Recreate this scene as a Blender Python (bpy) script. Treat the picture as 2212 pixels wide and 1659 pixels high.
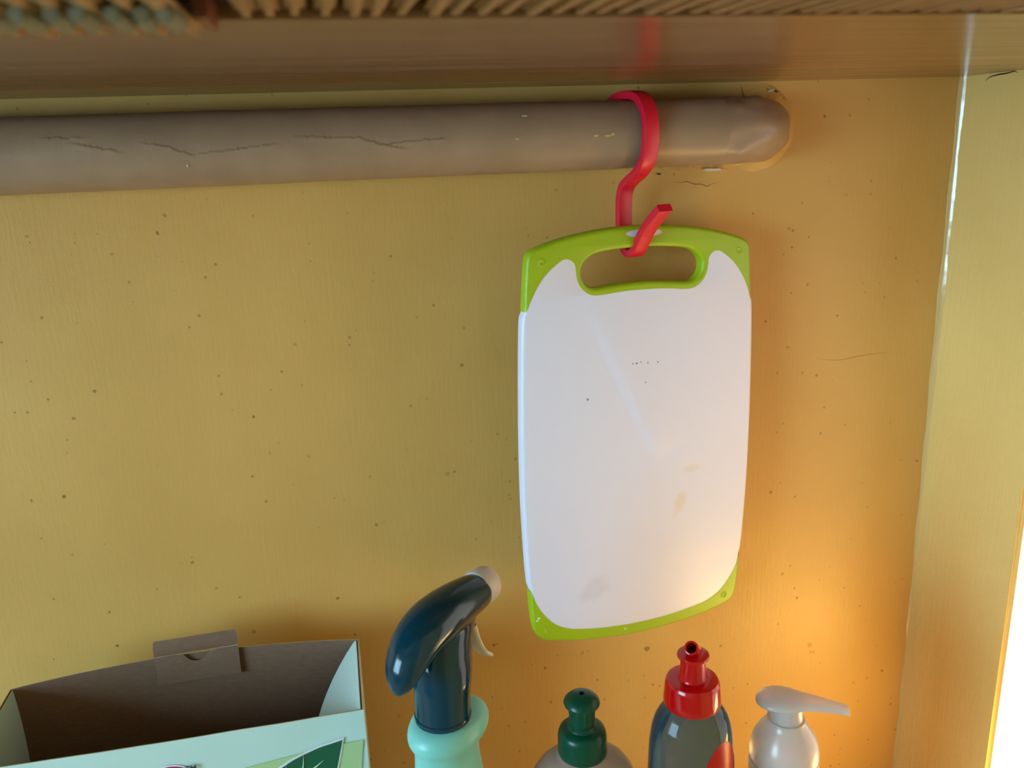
import bpy, bmesh, math, random
from mathutils import Vector, Matrix
random.seed(7)
C = bpy.context.scene.collection
scene = bpy.context.scene
for o in list(bpy.data.objects): bpy.data.objects.remove(o)

# ------------------------------------------------------------------ camera
CAM = Vector((0, -0.58, 0))
ROWS = [Vector((0.97787443, -0.2062818, -0.0347767)), Vector((-0.08867396, -0.25817153, -0.96202099)), Vector((0.18946906, 0.94381952, -0.27075116))]
cd = bpy.data.cameras.new('camera'); cam = bpy.data.objects.new('camera', cd); C.objects.link(cam)
cd.sensor_width = 36; cd.lens = 36 * 1853 / 2212; cd.clip_start = 0.01
m = Matrix.Identity(4)
for i in range(3):
    m[i][0] = ROWS[0][i]; m[i][1] = -ROWS[1][i]; m[i][2] = -ROWS[2][i]; m[i][3] = CAM[i]
cam.matrix_world = m; scene.camera = cam
cd.dof.use_dof = True; cd.dof.focus_distance = 0.54; cd.dof.aperture_fstop = 10

# ------------------------------------------------------------------ light
w = bpy.data.worlds.new('world'); scene.world = w; w.use_nodes = True
bgn = w.node_tree.nodes['Background']; bgn.inputs[0].default_value = (1.0, 0.86, 0.78, 1); bgn.inputs[1].default_value = 2.35

def area(name, loc, target, sx, sy, power, col):
    l = bpy.data.lights.new(name, 'AREA'); l.shape = 'RECTANGLE'; l.size = sx; l.size_y = sy; l.energy = power; l.color = col
    o = bpy.data.objects.new(name, l); C.objects.link(o); o.location = loc
    o.rotation_euler = (Vector(target) - Vector(loc)).to_track_quat('-Z', 'Y').to_euler()
    return o
# cool daylight through the window behind the camera on the left
area('cool_window_light', (-1.84, -1.12, 0.02), (0.1, 0, -0.2), 1.0, 0.9, 53, (0.38, 0.72, 1.0))
# warm low daylight through the window in the right wall
area('warm_window_light', (0.485, -0.20, -0.51), (0.34, 0.0, -0.33), 0.12, 0.10, 0.69, (1.0, 0.60, 0.12))

vs = scene.view_settings
vs.view_transform = 'Standard'; vs.look = 'None'; vs.gamma = 1; vs.use_curve_mapping = False; vs.exposure = 0.0

# ------------------------------------------------------------------ helpers
def link(name, me, mat=None, parent=None, smooth=None):
    o = bpy.data.objects.new(name, me); C.objects.link(o)
    if mat is not None:
        for mm in (mat if isinstance(mat, (list, tuple)) else [mat]): me.materials.append(mm)
    if parent: o.parent = parent
    if smooth is not None:
        for p in me.polygons: p.use_smooth = True
        if smooth < 180: me.set_sharp_from_angle(angle=math.radians(smooth))
    return o
def tag(o, label=None, cat=None, group=None, kind=None):
    if label: o['label'] = label
    if cat: o['category'] = cat
    if group: o['group'] = group
    if kind: o['kind'] = kind
    return o
def empty(name, loc=(0, 0, 0)):
    o = bpy.data.objects.new(name, None); C.objects.link(o); o.location = loc; o.empty_display_size = 0.01
    o['_l'] = 0; del o['_l']
    return o
def bm_obj(name, bm, mat, parent=None, smooth=None):
    bmesh.ops.recalc_face_normals(bm, faces=bm.faces)
    me = bpy.data.meshes.new(name); bm.to_mesh(me); bm.free()
    return link(name, me, mat, parent, smooth)
def box_bm(bm, lo, hi):
    v = [bm.verts.new((x, y, z)) for x in (lo[0], hi[0]) for y in (lo[1], hi[1]) for z in (lo[2], hi[2])]
    for f in ((0, 1, 3, 2), (4, 6, 7, 5), (0, 4, 5, 1), (2, 3, 7, 6), (0, 2, 6, 4), (1, 5, 7, 3)):
        bm.faces.new([v[i] for i in f])
    return v
def bx(name, lo, hi, mat, parent=None, bevel=0):
    bm = bmesh.new(); box_bm(bm, lo, hi)
    if bevel: bmesh.ops.bevel(bm, geom=bm.edges[:], offset=bevel, segments=2, affect='EDGES')
    return bm_obj(name, bm, mat, parent)
def spline(pts, n=6, closed=False):
    P = [Vector(p) for p in pts]; N = len(P); out = []
    rng = N if closed else N - 1
    for i in range(rng):
        if closed: a, b, c, d = P[(i-1) % N], P[i], P[(i+1) % N], P[(i+2) % N]
        else: a, b, c, d = P[max(i-1, 0)], P[i], P[i+1], P[min(i+2, N-1)]
        for k in range(n):
            t = k / n
            out.append(0.5 * ((2*b) + (c-a)*t + (2*a-5*b+4*c-d)*t*t + (3*b-a-3*c+d)*t**3))
    if not closed: out.append(P[-1])
    return out
def lathe(name, prof, mat, parent, loc, seg=48, sx=1, sy=1, rot=0, smooth=35, rib=None):
    """prof = [(radius, z)], open ends on the axis are closed by a point"""
    bm = bmesh.new(); rings = []
    for r, z in prof:
        if r < 1e-6: rings.append([bm.verts.new((0, 0, z))]); continue
        ring = []
        for k in range(seg):
            a = 2*math.pi*k/seg; rr = r * (rib(a, z) if rib else 1)
            x, y = rr*math.cos(a)*sx, rr*math.sin(a)*sy
            ring.append(bm.verts.new((x*math.cos(rot)-y*math.sin(rot), x*math.sin(rot)+y*math.cos(rot), z)))
        rings.append(ring)
    for a, b in zip(rings, rings[1:]):
        for k in range(seg):
            q = [a[k % len(a)], a[(k+1) % len(a)], b[(k+1) % len(b)], b[k % len(b)]]
            q2 = []
            for v in q:
                if v not in q2: q2.append(v)
            if len(q2) > 2: bm.faces.new(q2)
    o = bm_obj(name, bm, mat, parent, smooth); o.location = loc
    return o
def sweep(bm, path, frames, sect):
    rings = []
    for p, (u, v) in zip(path, frames):
        rings.append([bm.verts.new(p + u*a + v*b) for a, b in sect])
    n = len(sect)
    for A, B in zip(rings, rings[1:]):
        for k in range(n): bm.faces.new((A[k], A[(k+1) % n], B[(k+1) % n], B[k]))
    bm.faces.new(rings[0][::-1]); bm.faces.new(rings[-1])
    return rings
def dep_mesh(o):
    dg = bpy.context.evaluated_depsgraph_get(); dg.update()
    return bpy.data.meshes.new_from_object(o.evaluated_get(dg), preserve_all_data_layers=False, depsgraph=dg)

# ------------------------------------------------------------------ materials
class MT:
    def __init__(s, name, col, rough=0.5, **kw):
        s.m = bpy.data.materials.new(name); s.m.use_nodes = True; s.nt = s.m.node_tree; s.p = s.nt.nodes['Principled BSDF']
        s.p.inputs['Base Color'].default_value = (*col, 1); s.p.inputs['Roughness'].default_value = rough
        for k, v in kw.items(): s.p.inputs[k.replace('_', ' ')].default_value = v
    def n(s, t, **kw):
        x = s.nt.nodes.new(t)
        for k, v in kw.items():
            if k in x.inputs: x.inputs[k].default_value = v
            elif k.isdigit(): x.inputs[int(k)].default_value = v
            else: setattr(x, k, v)
        return x
    def l(s, a, b): s.nt.links.new(a, b)
    def coord(s, scale=(1, 1, 1), kind='Object', rot=(0, 0, 0)):
        t = s.n('ShaderNodeTexCoord'); mp = s.n('ShaderNodeMapping'); mp.inputs['Scale'].default_value = scale; mp.inputs['Rotation'].default_value = rot
        s.l(t.outputs[kind], mp.inputs['Vector']); return mp.outputs[0]
    def noise(s, vec, scale, detail=3, rough=0.5):
        x = s.n('ShaderNodeTexNoise', Scale=scale, Detail=detail, Roughness=rough); s.l(vec, x.inputs['Vector']); return x.outputs['Fac']
    def ramp(s, fac, stops):
        r = s.n('ShaderNodeValToRGB'); e = r.color_ramp.elements
        while len(e) < len(stops): e.new(0.5)
        for q, (p, c) in zip(e, stops): q.position = p; q.color = (*c, 1) if len(c) == 3 else c
        s.l(fac, r.inputs[0]); return r.outputs[0]
    def rng(s, fac, a, b, c=0, d=1):
        r = s.n('ShaderNodeMapRange'); r.inputs[1].default_value = a; r.inputs[2].default_value = b; r.inputs[3].default_value = c; r.inputs[4].default_value = d
        s.l(fac, r.inputs[0]); return r.outputs[0]
    def mix(s, fac, a, b, mode='MIX'):
        x = s.n('ShaderNodeMix', data_type='RGBA', blend_type=mode)
        for val, idx in ((fac, 0), (a, 6), (b, 7)):
            if isinstance(val, (int, float)): x.inputs[idx].default_value = val
            elif isinstance(val, tuple): x.inputs[idx].default_value = (*val, 1)
            else: s.l(val, x.inputs[idx])
        return x.outputs[2]
    def math(s, op, a, b=0.0):
        x = s.n('ShaderNodeMath', operation=op)
        for v, i in ((a, 0), (b, 1)):
            if isinstance(v, (int, float)): x.inputs[i].default_value = v
            else: s.l(v, x.inputs[i])
        return x.outputs[0]
    def bump(s, h, strength=0.3, dist=0.001, prev=None):
        b = s.n('ShaderNodeBump', Strength=strength, Distance=dist); s.l(h, b.inputs['Height'])
        if prev: s.l(prev, b.inputs['Normal'])
        return b.outputs[0]
    def col(s, c): s.l(c, s.p.inputs['Base Color'])
    def nor(s, c): s.l(c, s.p.inputs['Normal'])

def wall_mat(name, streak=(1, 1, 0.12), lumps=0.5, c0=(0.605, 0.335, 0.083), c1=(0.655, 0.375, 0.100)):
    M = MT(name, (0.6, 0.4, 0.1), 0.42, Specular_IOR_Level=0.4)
    v = M.coord()
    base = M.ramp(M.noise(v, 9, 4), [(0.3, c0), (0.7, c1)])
    # fly specks and splashes: three sizes, only in some cells
    cols = base
    for sc, lo, thr, dark in ((70, 0.055, 0.52, (0.20, 0.10, 0.02)), (26, 0.042, 0.50, (0.17, 0.085, 0.015)), (150, 0.10, 0.72, (0.30, 0.16, 0.04))):
        w_ = M.noise(v, 220, 2); dv = M.n('ShaderNodeVectorMath', operation='MULTIPLY_ADD')
        M.l(v, dv.inputs[0]); dv.inputs[1].default_value = (1, 1, 1)
        cv = M.n('ShaderNodeCombineXYZ'); off = M.math('MULTIPLY', w_, 0.0026)
        M.l(off, cv.inputs[0]); M.l(M.math('MULTIPLY', M.noise(v, 170, 2), 0.0022), cv.inputs[2]); M.l(cv.outputs[0], dv.inputs[2])
        vo = M.n('ShaderNodeTexVoronoi', Scale=sc); M.l(dv.outputs[0], vo.inputs['Vector'])
        sep = M.n('ShaderNodeSeparateColor'); M.l(vo.outputs['Color'], sep.inputs[0])
        size = M.math('MULTIPLY', sep.outputs[1], lo * 1.6)
        inside = M.math('LESS_THAN', vo.outputs['Distance'], size)
        inside = M.math('MULTIPLY', inside, M.math('GREATER_THAN', sep.outputs[0], thr))
        inside = M.math('MULTIPLY', inside, M.rng(sep.outputs[2], 0, 1, 0.25, 0.85))
        cols = M.mix(inside, cols, dark)
    M.col(cols)
    sv = M.coord(streak)
    n1 = M.bump(M.noise(sv, 420, 3), 0.10 * lumps / 0.35, 0.001)
    n2 = M.bump(M.noise(v, 900, 2), 0.16, 0.0004, n1)
    n3 = M.bump(M.noise(v, 60, 4, 0.55), 0.22 * lumps / 0.35, 0.0012, n2)
    M.nor(n3); return M.m
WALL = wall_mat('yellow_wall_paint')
WALLR = wall_mat('lit_side_wall_yellow', (1, 1, 0.10), 1.1, (0.80, 0.53, 0.16), (0.86, 0.58, 0.19))  # paler copy of the wall yellow: the side wall's stronger light put into its colour

M = MT('bead_paint', (0.66, 0.44, 0.16), 0.16, Coat_Weight=0.5); M.nor(M.bump(M.noise(M.coord((1, 1, 0.3)), 300, 3), 0.5, 0.0006)); BEAD = M.m

M = MT('pipe_paint', (0.3, 0.2, 0.12), 0.36)
v = M.coord(); M.col(M.ramp(M.noise(v, 30, 5), [(0.3, (0.315, 0.205, 0.125)), (0.7, (0.375, 0.25, 0.155))]))
M.nor(M.bump(M.noise(v, 500, 3), 0.22, 0.0004, M.bump(M.noise(M.coord((0.25, 1, 1)), 110, 4), 0.25, 0.0007))); PIPE = M.m

M = MT('varnished_shelf', (0.2, 0.1, 0.04), 0.15, Specular_IOR_Level=0.45)
v = M.coord((0.03, 1, 1)); M.col(M.ramp(M.noise(v, 60, 6, 0.6), [(0.25, (0.155, 0.075, 0.030)), (0.75, (0.25, 0.125, 0.052))]))
M.l(M.rng(M.noise(v, 160, 4), 0.3, 0.7, 0.15, 0.26), M.p.inputs['Roughness'])
M.nor(M.bump(M.noise(M.coord((0.02, 1, 1)), 400, 3), 0.10, 0.0003)); SHELF = M.m

M = MT('bamboo_slat', (0.5, 0.27, 0.1), 0.5)
v = M.coord((1, 0.06, 1)); oi = M.n('ShaderNodeObjectInfo')
M.col(M.mix(M.math('MULTIPLY', oi.outputs['Random'], 0.6), M.ramp(M.noise(v, 600, 3), [(0.3, (0.30, 0.145, 0.048)), (0.7, (0.46, 0.25, 0.085))]), (0.30, 0.18, 0.07))); SLAT = M.m
PEG = MT('pale_peg', (0.20, 0.185, 0.11), 0.7).m
DARKWOOD = MT('dark_rail', (0.045, 0.022, 0.010), 0.5).m

M = MT('white_board', (0.81, 0.77, 0.87), 0.34, Subsurface_Weight=0.15, Subsurface_Scale=0.004)
M.p.inputs['Subsurface Radius'].default_value = (1, 1, 1)
v = M.coord(); sp = M.n('ShaderNodeSeparateXYZ'); M.l(v, sp.inputs[0])
base = (0.81, 0.77, 0.87)
def blob(M, sp, x, z, rx, rz, ang=0):
    dx = M.math('SUBTRACT', sp.outputs[0], x); dz = M.math('SUBTRACT', sp.outputs[1], z)
    ca, sa = math.cos(ang), math.sin(ang)
    a = M.math('ADD', M.math('MULTIPLY', dx, ca/rx), M.math('MULTIPLY', dz, sa/rx))
    b = M.math('ADD', M.math('MULTIPLY', dx, -sa/rz), M.math('MULTIPLY', dz, ca/rz))
    return M.math('SQRT', M.math('ADD', M.math('MULTIPLY', a, a), M.math('MULTIPLY', b, b)))
wob = M.math('MULTIPLY', M.math('SUBTRACT', M.noise(v, 120, 3), 0.5), 1.3)
c = base
for x, z, rx, rz, an, colr, k in ((0.0315, -0.049, 0.0045, 0.010, -0.3, (0.78, 0.66, 0.46), 0.6), (0.0405, -0.024, 0.008, 0.003, 0.1, (0.78, 0.67, 0.48), 0.45), (-0.037, -0.105, 0.013, 0.009, 0.5, (0.70, 0.60, 0.62), 0.4)):
    f = M.rng(M.math('ADD', blob(M, sp, x, z, rx, rz, an), wob), 0.55, 1.15, k, 0); c = M.mix(f, c, colr)
for x, z, r in ((-0.0075, 0.0575, 0.00055), (-0.0045, 0.0575, 0.0008), (-0.0013, 0.058, 0.0005), (0.004, 0.0572, 0.0006), (0.0117, 0.057, 0.0006), (0.0025, 0.0435, 0.0005), (-0.041, 0.036, 0.0009)):
    f = M.rng(blob(M, sp, x, z, r, r), 0.7, 1.1, 0.85, 0); c = M.mix(f, c, (0.12, 0.11, 0.13))
M.col(c)
# long shallow dent running down the board face
ca_, sa_ = math.cos(.445), math.sin(.445)
dx_ = M.math('SUBTRACT', sp.outputs[0], -.014); dz_ = M.math('SUBTRACT', sp.outputs[1], .041)
ac = M.math('ADD', M.math('MULTIPLY', dx_, ca_), M.math('MULTIPLY', dz_, sa_))     # across the dent
al = M.math('ADD', M.math('MULTIPLY', dx_, -sa_), M.math('MULTIPLY', dz_, ca_))    # along it
def sm(f, a, b, c=0, d=1):
    r_ = M.n('ShaderNodeMapRange', interpolation_type='SMOOTHSTEP'); M.l(f, r_.inputs[0])
    for i_, v_ in ((1, a), (2, b), (3, c), (4, d)): r_.inputs[i_].default_value = v_
    return r_.outputs[0]
h = M.math('MULTIPLY', sm(ac, -.0045, .0045), sm(ac, .0045, .045, 1, 0))
h = M.math('MULTIPLY', M.math('MULTIPLY', h, sm(al, -.066, -.045)), sm(al, .02, .075, 1, 0))
d2 = sm(blob(M, sp, 0.035, -0.014, 0.016, 0.011, 0.2), 0, 1, 0.35, 0)
M.nor(M.bump(M.math('ADD', h, d2), 1.0, 0.0011, M.bump(M.noise(v, 1500, 2), 0.05, 0.0002))); BOARDW = M.m

M = MT('lime_rubber', (0.36, 0.50, 0.006), 0.42, Subsurface_Weight=0.1, Subsurface_Scale=0.003)
M.nor(M.bump(M.noise(M.coord(), 1200, 2), 0.08, 0.0002)); LIME = M.m
DRIED = MT('dried_residue', (0.75, 0.78, 0.62), 0.8).m
M = MT('red_plastic', (0.74, 0.006, 0.030), 0.36, Subsurface_Weight=0.1, Subsurface_Scale=0.002)
M.nor(M.bump(M.noise(M.coord(), 300, 3), 0.05, 0.0004)); RED = M.m
CAPRED = MT('glossy_red_cap', (0.50, 0.002, 0.003), 0.13).m
CAPGREEN = MT('green_cap', (0.0, 0.056, 0.026), 0.30, Specular_IOR_Level=0.3).m
TEAL = MT('dark_teal_plastic', (0.0, 0.034, 0.056), 0.13, Specular_IOR_Level=0.4).m
M = MT('turquoise_bottle', (0.22, 0.58, 0.50), 0.36, Subsurface_Weight=0.5, Subsurface_Scale=0.01); M.p.inputs['Subsurface Radius'].default_value = (0.5, 1, 1)
M.nor(M.bump(M.noise(M.coord(), 700, 2), 0.08, 0.0003)); TURQ = M.m
NOZ = MT('pale_grey_plastic', (0.62, 0.55, 0.47), 0.4, Subsurface_Weight=0.2, Subsurface_Scale=0.004).m
TRIG = MT('cream_trigger', (0.80, 0.66, 0.50), 0.4, Subsurface_Weight=0.2, Subsurface_Scale=0.003).m
def plastic_glass(name, col, rough, trans=1.0, ior=1.3):
    return MT(name, col, rough, Transmission_Weight=trans, IOR=ior).m
CLEAR = plastic_glass('clear_bottle', (0.15, 0.28, 0.36), 0.03, 0.88, 1.3)
LIQ = plastic_glass('blue_grey_liquid', (0.30, 0.50, 0.58), 0.02, 1.0, 1.2)
BROWNB = plastic_glass('smoky_bottle', (0.58, 0.46, 0.40), 0.25, 0.55, 1.25)
PEARL = MT('pearly_plastic', (0.86, 0.77, 0.70), 0.24, Subsurface_Weight=0.6, Subsurface_Scale=0.012, Transmission_Weight=0.45).m
PEARLB = plastic_glass('clear_pump_bottle', (0.90, 0.86, 0.86), 0.10, 0.8, 1.25)
LRED = MT('label_red', (0.80, 0.010, 0.010), 0.3).m
LNAVY = MT('label_navy', (0.035, 0.018, 0.14), 0.3).m
LWHITE = MT('label_white', (0.82, 0.80, 0.88), 0.35).m
M = MT('mint_card', (0.56, 0.74, 0.67), 0.32)
v = M.coord(); M.nor(M.bump(M.noise(v, 45, 3), 0.35, 0.0015, M.bump(M.noise(v, 700, 2), 0.06, 0.0003))); MINT = M.m
M = MT('kraft_card', (0.27, 0.17, 0.11), 0.75)
v = M.coord((1, 1, 8)); M.col(M.ramp(M.noise(v, 200, 4), [(0.3, (0.17, 0.092, 0.05)), (0.7, (0.22, 0.125, 0.07))])); KRAFT = M.m
EDGE = MT('card_edge', (0.58, 0.50, 0.30), 0.7).m
PGREEN = MT('print_light_green', (0.44, 0.62, 0.30), 0.4).m
PDARK = MT('print_dark_green', (0.004, 0.115, 0.055), 0.3).m
PVEIN = MT('print_vein', (0.50, 0.72, 0.50), 0.4).m
PCRIM = MT('print_crimson', (0.36, 0.02, 0.07), 0.35).m
PINK = MT('print_ink', (0.02, 0.06, 0.07), 0.4).m
COUNTER = MT('counter_laminate', (0.62, 0.48, 0.30), 0.4).m
PLASTER = MT('ceiling_paint', (0.55, 0.45, 0.32), 0.8).m
GLASSW = plastic_glass('window_glass', (1, 1, 1), 0.0, 1.0, 1.05)
FRAME = MT('window_frame_and_glare_white', (0.85, 0.84, 0.80), 0.4).m
CHIPY = MT('old_yellow_paint', (0.62, 0.46, 0.16), 0.6).m
CHIPW = MT('bare_plaster', (0.66, 0.62, 0.54), 0.8).m
CRACK = MT('dark_crack_and_shade', (0.03, 0.022, 0.015), 0.9).m

# ------------------------------------------------------------------ the setting
XR = 0.4605; ZC = -0.60; SH = 0.0348; JY = -0.1060
ROOM = dict(x0=-1.9, y0=-1.7, z0=-1.45, z1=1.0)
def st(o): o['kind'] = 'structure'; return o
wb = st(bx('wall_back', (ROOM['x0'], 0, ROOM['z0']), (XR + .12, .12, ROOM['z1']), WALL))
# right wall: the narrow strip beside the corner, with the window opening in front of it
WZ0, WZ1, WY0 = -0.60, 0.03, -0.42
bm = bmesh.new()
vv = box_bm(bm, (XR, JY, ROOM['z0']), (XR + .12, 0, ROOM['z1']))
for q in vv:   # the reveal opens outwards
    if q.co.x > XR + .1 and q.co.y < -.05: q.co.y = -.045
e = [ed for ed in bm.edges if all(abs(q.co.x - XR) < 1e-5 and abs(q.co.y - JY) < 1e-5 for q in ed.verts)]
bmesh.ops.bevel(bm, geom=e, offset=0.0035, segments=5, affect='EDGES')
bm.normal_update()
for f in bm.faces:   # white colour puts the window's burnt-out glare on the splayed reveal
    if f.calc_area() > .05 and all(q.co.x > XR + .001 for q in f.verts) and any(q.co.y < -.08 for q in f.verts): f.material_index = 1
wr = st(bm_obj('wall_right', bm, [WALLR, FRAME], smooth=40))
for nm, lo, hi in (('window_apron', (XR, WY0, ROOM['z0']), (XR + .12, JY, WZ0)), ('window_head', (XR, WY0, WZ1), (XR + .12, JY, ROOM['z1'])), ('far_section', (XR, ROOM['y0'], ROOM['z0']), (XR + .12, WY0, ROOM['z1']))):
    bx(nm, lo, hi, WALLR, wr)
w1 = st(bx('window_1', (XR + .085, WY0, WZ0), (XR + .088, JY, WZ1), GLASSW))
for nm, lo, hi in (('frame_post', (XR + .095, WY0, WZ0), (XR + .11, WY0 + .03, WZ1)), ('frame_rail', (XR + .075, WY0, WZ0), (XR + .10, JY, WZ0 + .03)), ('frame_rail', (XR + .075, WY0, WZ1 - .03), (XR + .10, JY, WZ1))):
    bx(nm, lo, hi, FRAME, w1, 0.002)
wl = st(bx('wall_left', (ROOM['x0'] - .12, -.45, ROOM['z0']), (ROOM['x0'], .12, ROOM['z1']), PLASTER))
bx('near_section', (ROOM['x0'] - .12, ROOM['y0'], ROOM['z0']), (ROOM['x0'], -1.55, ROOM['z1']), PLASTER, wl)
bx('window_apron', (ROOM['x0'] - .12, -1.55, ROOM['z0']), (ROOM['x0'], -.45, -.42), PLASTER, wl)
bx('window_head', (ROOM['x0'] - .12, -1.55, .62), (ROOM['x0'], -.45, ROOM['z1']), PLASTER, wl)
w2 = st(bx('window_2', (ROOM['x0'] - .055, -1.55, -.42), (ROOM['x0'] - .052, -.45, .62), GLASSW))
bx('frame_post', (ROOM['x0'] - .07, -1.02, -.42), (ROOM['x0'] - .035, -.98, .62), FRAME, w2, 0.002)
st(bx('wall_front', (ROOM['x0'] - .12, ROOM['y0'] - .12, ROOM['z0']), (XR + .12, ROOM['y0'], ROOM['z1']), PLASTER))
st(bx('floor', (ROOM['x0'] - .12, ROOM['y0'] - .12, ROOM['z0'] - .1), (XR + .12, .12, ROOM['z0']), COUNTER))
st(bx('ceiling', (ROOM['x0'] - .12, ROOM['y0'] - .12, ROOM['z1']), (XR + .12, .12, ROOM['z1'] + .1), PLASTER))
st(bx('trim_3', (-1.3, -0.40, ZC - .04), (XR, 0, ZC), COUNTER)); 
# rounded bead of glossy filler in the corner between back wall and side wall
bm = bmesh.new(); rings = []
N = 160
for i in range(N + 1):
    z = SH - i / N * 0.62
    r = (0.0034 if z > -.15 else max(.0008, .0034 + (z+.15)*.010)) + 0.0005 * math.sin(z * 90) + random.uniform(-.0003, .0003)
    ring = [bm.verts.new((XR + .001, .001, z)), bm.verts.new((XR - r * 1.25, .001, z))]
    for k in range(1, 6):
        a = k / 6 * math.pi / 2
        ring.append(bm.verts.new((XR - r * (1 - math.sin(a)) * 1.2 - .0002, -r * (1 - math.cos(a)) - .0002, z)))
    ring.append(bm.verts.new((XR + .001, -r * 1.1, z)))
    rings.append(ring)
for A, B in zip(rings, rings[1:]):
    for k in range(len(A)): bm.faces.new((A[k], A[(k+1) % len(A)], B[(k+1) % len(A)], B[k]))
bm.faces.new(rings[0]); bm.faces.new(rings[-1])
st(bm_obj('trim_1', bm, BEAD, smooth=60))

# ------------------------------------------------------------------ the shelf
shelf = empty('varnished_shelf', (0, 0, SH))
tag(shelf, 'glossy brown varnished wooden shelf across the top above the pipe', 'shelf')
def P(o, root): o.parent = root; o.location = o.location - root.location; return o
bm = bmesh.new(); box_bm(bm, (-0.9, -0.3193, SH), (XR - .0005, -.0005, SH + .018)); bmesh.ops.bevel(bm, geom=bm.edges[:], offset=.001, segments=2, affect='EDGES')
P(bm_obj('board', bm, SHELF), shelf)
mat_ = empty('slatted_bamboo_mat', (0.15, -.36, SH)); tag(mat_, 'blurred tan bamboo slats with dark gaps along the top edge', 'mat')
# slats laid front to back, side by side, under a dark rail
def slat_mesh(wd, ln, th):
    bm = bmesh.new(); box_bm(bm, (-wd/2, -ln/2, 0), (wd/2, ln/2, th)); bmesh.ops.bevel(bm, geom=[e for e in bm.edges if abs(e.verts[0].co.y - e.verts[1].co.y) > .01], offset=wd*.3, segments=2, affect='EDGES')
    me = bpy.data.meshes.new('slat'); bm.to_mesh(me); bm.free(); me.materials.append(SLAT)
    for p in me.polygons: p.use_smooth = True
    return me
P(bx('backing', (-.30, -.42, SH + .0042), (XR - .001, -.321, SH + .009), DARKWOOD), mat_)
slm = slat_mesh(0.0058, 0.085, 0.004)
def slat_at(par, x, y, z, a):
    o = bpy.data.objects.new('slat', slm); C.objects.link(o); o.parent = par
    o.location = Vector((x, y, z)) - par.location; o.rotation_euler.z = a
x = -.0175
while x < .455:
    slat_at(mat_, x, -.3635 + random.uniform(-.0010, .0010), SH + random.uniform(0, .0006), random.uniform(-.02, .02))
    x += 0.0072 + random.uniform(-.0007, .0007)
m2 = empty('slatted_bamboo_mat.001', (-.06, -.34, SH)); tag(m2, 'blurred bamboo slats with pale pegs at the top left corner', 'mat')
x = -.034
while x > -.17:
    slat_at(m2, x, -.3475 + random.uniform(-.001, .001), SH - .0024 + random.uniform(-.0004, .0004), random.uniform(-.04, .04))
    x -= 0.0070 + random.uniform(-.0008, .0010)
bm = bmesh.new(); bmesh.ops.create_cone(bm, segments=14, radius1=.0024, radius2=.0021, depth=.016, cap_ends=True)
bmesh.ops.bevel(bm, geom=[e for e in bm.edges if abs(e.verts[0].co.z - e.verts[1].co.z) < 1e-4], offset=.0006, segments=2, affect='EDGES')
pgm = bpy.data.meshes.new('peg'); bm.to_mesh(pgm); bm.free(); pgm.materials.append(PEG)
x = -.033
while x > -.13:
    o = bpy.data.objects.new('peg', pgm); C.objects.link(o); o.parent = m2; o.rotation_euler = (math.pi/2, 0, random.uniform(-.08, .08))
    o.location = Vector((x, -.3480 + random.uniform(-.001, .001), SH - .0034)) - m2.location
    x -= 0.0062 + random.uniform(-.0006, .0010)
P(bx('end_post', (-.0285, -.345, SH - .003), (-.0248, -.3205, SH + .004), MT('red_brown_post', (.16, .040, .012), .4).m, bevel=.0006), m2)

# ------------------------------------------------------------------ the pipe
PR, PY, PZ = 0.0217, -0.0232, 0.0027
def polydist(x, a, pts):
    """signed height above nearest crack polyline in unrolled (x, arc) metres"""
    best = 9; sg = 1
    for (x0, a0), (x1, a1) in zip(pts, pts[1:]):
        dx, da = x1-x0, a1-a0; t = max(0, min(1, ((x-x0)*dx + (a-a0)*da) / (dx*dx+da*da)))
        ex, ea = x - x0 - t*dx, a - a0 - t*da; d = math.hypot(ex, ea)
        if d < best: best = d; sg = 1 if (dx*ea - da*ex) > 0 else -1
    return best, sg
cracks = [[(-.098, .0040), (-.088, .0025), (-.080, -.0012), (-.074, -.0030), (-.068, -.0022), (-.058, -.0016), (-.045, -.0002), (-.030, .0012)],
          [(-.012, .0050), (.004, .0040), (.020, .0035), (.028, .0008), (.034, -.0012), (.042, -.0003), (.058, .0008), (.07, .0012)],
          [(.035, -.0012), (.046, -.0035)], [(-.135, .005), (-.122, .0022), (-.116, .0008)], [(-.15, .009), (-.132, .0088)]]
cb = [(min(p[0] for p in c) - .006, max(p[0] for p in c) + .006) for c in cracks]
from mathutils import noise as mn
bm = bmesh.new(); SEG = 200
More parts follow.
